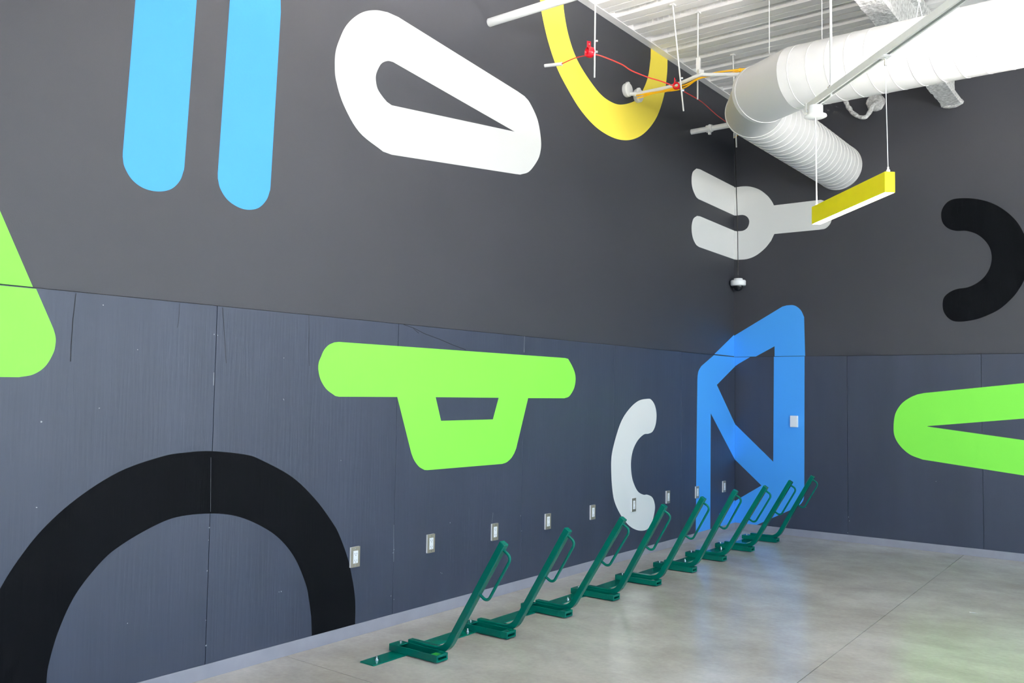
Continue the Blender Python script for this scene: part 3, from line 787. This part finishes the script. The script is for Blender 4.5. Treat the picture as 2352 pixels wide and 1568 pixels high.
r6 = vrod('white rod end at the corner below the duct elbow with an orange wire on it', (q.x, q.y), q.z)
bm = bmesh.new(); tube(bm, spline([Vector((0, 0, .005)), Vector((.02, 0, .012)), Vector((.09, -.0, .06)), Vector((.16, .0, .09))], 5), .004, 6)
o = obj('orange_wire', bm, M['orange'], r6, True); o['label'] = 'orange wire'
# nuts and conduit clamp on rod 3
bm = bmesh.new(); z_ = above(a3, 1608, 160)-r3.location.z
box(bm, (-.012, -.012, z_-.02), (.024, .012, z_+.10)); obj('clamp', bm, M['pipe'], r3, bevel=.004)
bm = bmesh.new(); lathe(bm, (.016, -.03, z_-.03), (.6, .8, 0), [(0, .022), (.045, .022)], 12); obj('conduit_strap', bm, M['pipe'], r3, True)
for rr_, zz in ((r1, (above(h1, 1368, 94), above(h1, 1366, 119))), (r2, (3.93, 3.83))):
    for z in zz:
        bm = bmesh.new(); f = (z-rr_.location.z)
        k = f/(ZC-rr_.location.z); ox = -.080*k if rr_ is r2 else 0; oy_ = -.041*k if rr_ is r2 else 0
        lathe(bm, (ox-.002, oy_, f), (.8, .6, 0), [(0, .010), (.022, .010), (.024, .006)], 8); obj('nut', bm, M['steel'], rr_, True)


def hook(label, pos, s, face):
    """red J-hook / bridle ring: round eye with a tab above"""
    t = thing('red_cable_hook', label, 'hook', pos, face, 'red cable hooks on the rods')
    bm = bmesh.new(); R_, r_ = .036*s, .013*s; n = 20; rings = []
    for k in range(n):
        a = 2*pi*k/n; c = Vector((0, cos(a)*R_, sin(a)*R_)); rad = Vector((0, cos(a), sin(a)))
        rings.append([bm.verts.new(c + rad*cos(b)*r_*.7 + Vector((1, 0, 0))*sin(b)*r_*2.2) for b in [2*pi*j/8 for j in range(8)]])
    for k in range(n):
        A, B = rings[k], rings[(k+1) % n]
        for j in range(8): bm.faces.new((A[j], A[(j+1) % 8], B[(j+1) % 8], B[j]))
    obj('ring', bm, M['red'], t, True)
    bm = bmesh.new(); box(bm, (-.018*s, R_*.35, R_*.6), (.018*s, R_*.35+.006, R_+.062*s)); obj('mounting_tab', bm, M['red'], t, bevel=.002)
    bm = bmesh.new(); lathe(bm, (0, R_*.35-.006, R_+.035*s), (0, 1, 0), [(0, .006), (.004, .005)], 8); obj('rivet', bm, M['steel'], t, True)
    return t
hk1 = at(2, 3.9, 1354.5, 120); hk2 = at(2, 3.872, 1553, 197)
hook('larger red ring hook on the rod in front of the yellow ring', hk1, .9, radians(62))
hook('smaller red ring hook crossing the white conduit by the yellow ring', hk2, .66, radians(100))
# red alarm cable slung from hook to hook
w0 = Vector((p.x+.13, p.y+.034, p.z-.004))
wp = [w0, w0.lerp(hk1, .5)+Vector((0, 0, .002)), hk1+Vector((0, 0, -.02)), at(2, 3.885, 1372, 126), at(2, 3.88, 1398, 135), at(2, 3.875, 1430, 149), at(2, 3.875, 1450, 162), at(2, 3.875, 1487, 177), at(2, 3.88, 1520, 187), hk2+Vector((0, 0, -.012)), at(2, 3.86, 1580, 215), at(2, 3.85, 1612, 234), at(2, 3.85, 1645, 263), at(2, 3.86, 1672, 283), at(2, 3.87, 1700, 305)]
t = thing('red_alarm_cable', 'thin red cable slung between the red hooks in front of the left wall', 'cable', wp[0])
bm = bmesh.new(); tube(bm, [v-wp[0] for v in spline(wp, 4)], [.0038 if i < 8 else .0046 if i < 36 else .0038 for i in range(len(spline(wp, 4)))], 8); obj('cable_jacket', bm, M['redwire'], t, True)

# flexible hose loop and round box on the right wall behind the duct
q = at(1, DRY, 2013, 237)
t = thing('round_junction_box', 'round white box on the right wall just below the duct', 'junction box', (q.x, DRY, q.z))
bm = bmesh.new(); lathe(bm, (0, 0, 0), (0, -1, 0), [(0, .082), (.02, .086), (.05, .084), (.075, .07), (.08, .03)], 20)
for v in bm.verts: v.co += Vector((mn.noise(v.co*25)*.008, 0, mn.noise(v.co*25+Vector((3, 1, 2)))*.008))
obj('box_body', bm, M['foam'], t, True)
hp = [at(1, -.10, a, b) for a, b in ((1940, 228), (1949, 247), (1962, 262), (1976, 269), (1988, 268), (1998, 256), (2005, 242), (2012, 232))]
hp[-1].y = -.06
t = thing('flexible_hose', 'looping white sprayed hose hanging below the duct by the round box', 'hose', hp[0])
bm = bmesh.new(); sp = spline(hp, 6); tube(bm, [v-hp[0]+Vector((mn.noise(v*20), 0, mn.noise(v*23)))*.006 for v in sp], [.021+.005*mn.noise(v*30) for v in sp], 12); obj('hose_run', bm, M['foam'], t, True)

# ================================================================== LINEAR PENDANT LAMP AND ITS STRUT
LZ, LH, LW = 2.50, .1125, .0575
A = at(2, LZ, 1864.5, 515); B = at(2, LZ, 2032.5, 441.2)
ang = atan2(B.y-A.y, B.x-A.x); LL = (B-A).length
lamp = thing('linear_pendant_lamp', 'bright yellow box-shaped linear lamp with a lit underside hanging on cords', 'lamp', A, ang)
def shell(L_):
    bm = bmesh.new(); t = .003
    box(bm, (0, 0, 0), (L_, t, LH)); box(bm, (0, LW-t, 0), (L_, LW, LH)); box(bm, (0, t, LH-t), (L_, LW-t, LH))
    box(bm, (0, t, 0), (t, LW-t, LH-t)); box(bm, (L_-t, t, 0), (L_, LW-t, LH-t)); return bm
obj('housing', shell(LL), M['lampy'], lamp, bevel=.0008)
obj('diffuser', boxm((.004, .004, .0), (LL-.004, LW-.004, .02)), M['diffuser'], lamp)
obj('upper_diffuser', boxm((.03, .010, LH), (LL-.03, LW-.010, LH+.0006)), M['softuplight'], lamp)
SZ = 3.225
def strut_xy(px, py): return at(2, SZ, px, py)
s0, s1 = strut_xy(1859, 246), strut_xy(2192, 6)
d = (s1-s0).normalized(); d.z = 0; d.normalize(); sang = atan2(d.y, d.x); SL = 4.6
strut = thing('strut_channel', 'long white steel strut crossing in front of the duct, carrying the yellow lamp', 'strut', (s0.x, s0.y, SZ), sang)
bm = bmesh.new(); hw_ = .0205
box(bm, (0, -hw_, -hw_), (SL, -hw_+.003, hw_)); box(bm, (0, hw_-.003, -hw_), (SL, hw_, hw_)); box(bm, (0, -hw_+.003, hw_-.003), (SL, hw_-.003, hw_))
box(bm, (0, -hw_+.003, -hw_), (SL, -hw_+.011, -hw_+.003)); box(bm, (0, hw_-.011, -hw_), (SL, hw_-.003, -hw_+.003))
obj('channel', bm, M['pipe'], strut, bevel=.001)
obj('end_plate', boxm((-.012, -.026, -.034), (.004, .03, .024)), M['pipe'], strut, bevel=.002)
def on_strut(px, py):
    """point of the strut's axis seen at px"""
    best = None
    for k in range(2000):
        s = k*SL/2000; q = Vector((s0.x, s0.y, SZ)) + d*s; r = q-CAM
        u = 1176 + F_PX*r.dot(RT)/r.dot(FWD)
        if best is None or abs(u-px) < best[0]: best = (abs(u-px), s, q)
    return best[1], best[2]
# canopy at the far cord
sA, qA = on_strut(1873, 0); sB, qB = on_strut(2033, 0)
can = thing('cord_canopy', 'round white flanged canopy under the end of the strut', 'canopy', (qA.x, qA.y, SZ-hw_))
bm = bmesh.new(); lathe(bm, (0, 0, 0), (0, 0, -1), [(0, .042), (.003, .045), (.058, .045), (.060, .066), (.068, .068), (.074, .055), (.076, .012)], 32); obj('cup', bm, M['plastic'], can, True)
clip = thing('cord_clip', 'small white clip gripping the strut above the lamp cord', 'clip', (qB.x, qB.y, SZ-hw_), sang)
obj('jaw', boxm((-.03, -.026, -.006), (.03, .026, 0)), M['plastic'], clip, bevel=.002)
bm = bmesh.new(); cyl(bm, (0, 0, -.006), (0, 0, -.05), .006, 10); obj('gripper', bm, M['steel'], clip, True)
def lamp_local_x(px):
    best = None
    for k in range(1000):
        s = k*LL/1000; q = A + Vector((cos(ang), sin(ang), 0))*s + Vector((-sin(ang), cos(ang), 0))*LW/2; q.z = LZ+LH; r = q-CAM
        u = 1176 + F_PX*r.dot(RT)/r.dot(FWD)
        if best is None or abs(u-px) < best[0]: best = (abs(u-px), s, q)
    return best[1], best[2]
lA, pA = lamp_local_x(1876); lB, pB = lamp_local_x(2040)
inv = Matrix.Rotation(-ang, 4, 'Z')
for nm, s, p1, p2, r in (('power_cord', lA, pA, Vector((qA.x, qA.y, SZ-hw_-.075)), .0042), ('suspension_cable', lB, pB, Vector((qB.x, qB.y, SZ-hw_-.05)), .0022)):
    bm = bmesh.new(); a_ = inv @ (p1-A); b_ = inv @ (p2-A); cyl(bm, a_, b_, r, 10); lathe(bm, a_, (0, 0, 1), [(0, .010), (.012, .010), (.02, .005), (.03, .005)], 12)
    obj(nm, bm, M['plastic'], lamp, True)
# rods carrying the strut
sC, qC = on_strut(1909, 0)
t = rod('threaded_rod', 'tall white rod carrying the far end of the strut in front of the duct', 'rod', (qC.x, qC.y, ZC), (qC.x, qC.y, SZ-.03), .0072, M['pipe'], 'white threaded rods under the deck')
bm = bmesh.new(); lathe(bm, (0, 0, .05), (0, 0, 1), [(0, .018), (.003, .02), (.008, .02), (.008, .011), (.018, .011)], 12); obj('washer_nut', bm, M['steel'], t, True)
sD, qD = on_strut(2111, 0)
t = thing('forked_cable_hanger', 'forked white cable hanger holding the strut near the top of the picture', 'wire', (qD.x, qD.y, SZ+.13))
bm = bmesh.new(); cyl(bm, (0, 0, .05), (0, 0, ZC-SZ-.13), .0025, 8); obj('cable', bm, M['plastic'], t, True)
bm = bmesh.new(); lathe(bm, (0, 0, 0), (0, 0, 1), [(0, .005), (.004, .009), (.05, .009), (.055, .004)], 12); obj('gripper', bm, M['plastic'], t, True)
bm = bmesh.new()
for s in (-1, 1): cyl(bm, (0, 0, 0), d*s*.035 + Vector((0, 0, -.105)), .002, 8)
obj('fork_cables', bm, M['plastic'], t, True)

# unseen lamps: first inferred from warm wall glow, others added to brighten the ceiling
def extra_lamp(loc, rz, lab, up='uplight'):
    t = thing('linear_pendant_lamp', lab, 'lamp', loc, rz, 'yellow linear lamps outside the picture')
    obj('housing', shell(1.2), M['lampy'], t, bevel=.0008)
    obj('diffuser', boxm((.004, .004, 0), (1.196, LW-.004, .02)), M['diffuser'], t)
    obj('upper_diffuser', boxm((.03, .010, LH), (1.17, LW-.010, LH+.0006)), M[up], t)
    for x in (.02, 1.18):
        bm = bmesh.new(); cyl(bm, (x, LW/2, LH), (x, LW/2, ZC-loc[2]), .003, 8); obj('suspension_cable', bm, M['plastic'], t)
extra_lamp((1.5, -4.95, 3.56), ang, 'yellow linear lamp outside the frame, above the white wedge loop', 'farlight')
extra_lamp((3.1, -6.2, 3.1), ang, 'yellow linear lamp outside the frame, before the strut')
extra_lamp((3.42, -3.0, 3.12), ang, 'yellow linear lamp outside the frame, right of the strut', 'farlight')
extra_lamp((5.6, -8.2, 3.0), ang, 'yellow linear lamp outside the frame, over the right of the room')
extra_lamp((2.6, -10.4, 3.0), ang, 'yellow linear lamp outside the frame, behind the photographer')

# scrap on the floor
q = at(2, 0, 2236, 1408)
bm = bmesh.new(); n = 8
pts = [(-.022, -.004), (-.010, -.006), (.006, -.003), (.024, -.005), (.026, .003), (.008, .005), (-.008, .003), (-.024, .004)]
vs = [bm.verts.new((x, y, .0012+.002*math.sin(k))) for k, (x, y) in enumerate(pts)]; vt = [bm.verts.new((x, y, .0022+.002*math.sin(k))) for k, (x, y) in enumerate(pts)]
bm.faces.new(vs[::-1]); bm.faces.new(vt)
for k in range(8): bm.faces.new((vs[k], vs[(k+1) % 8], vt[(k+1) % 8], vt[k]))
t = obj('paper_scrap', bm, M['plastic'], loc=(q.x, q.y, .002)); t.rotation_euler.z = radians(20)
tag(t, 'small scrap of white paper lying on the concrete floor at the right', 'scrap')
print('lean', LEAN, 'lamp', A, B, LL)
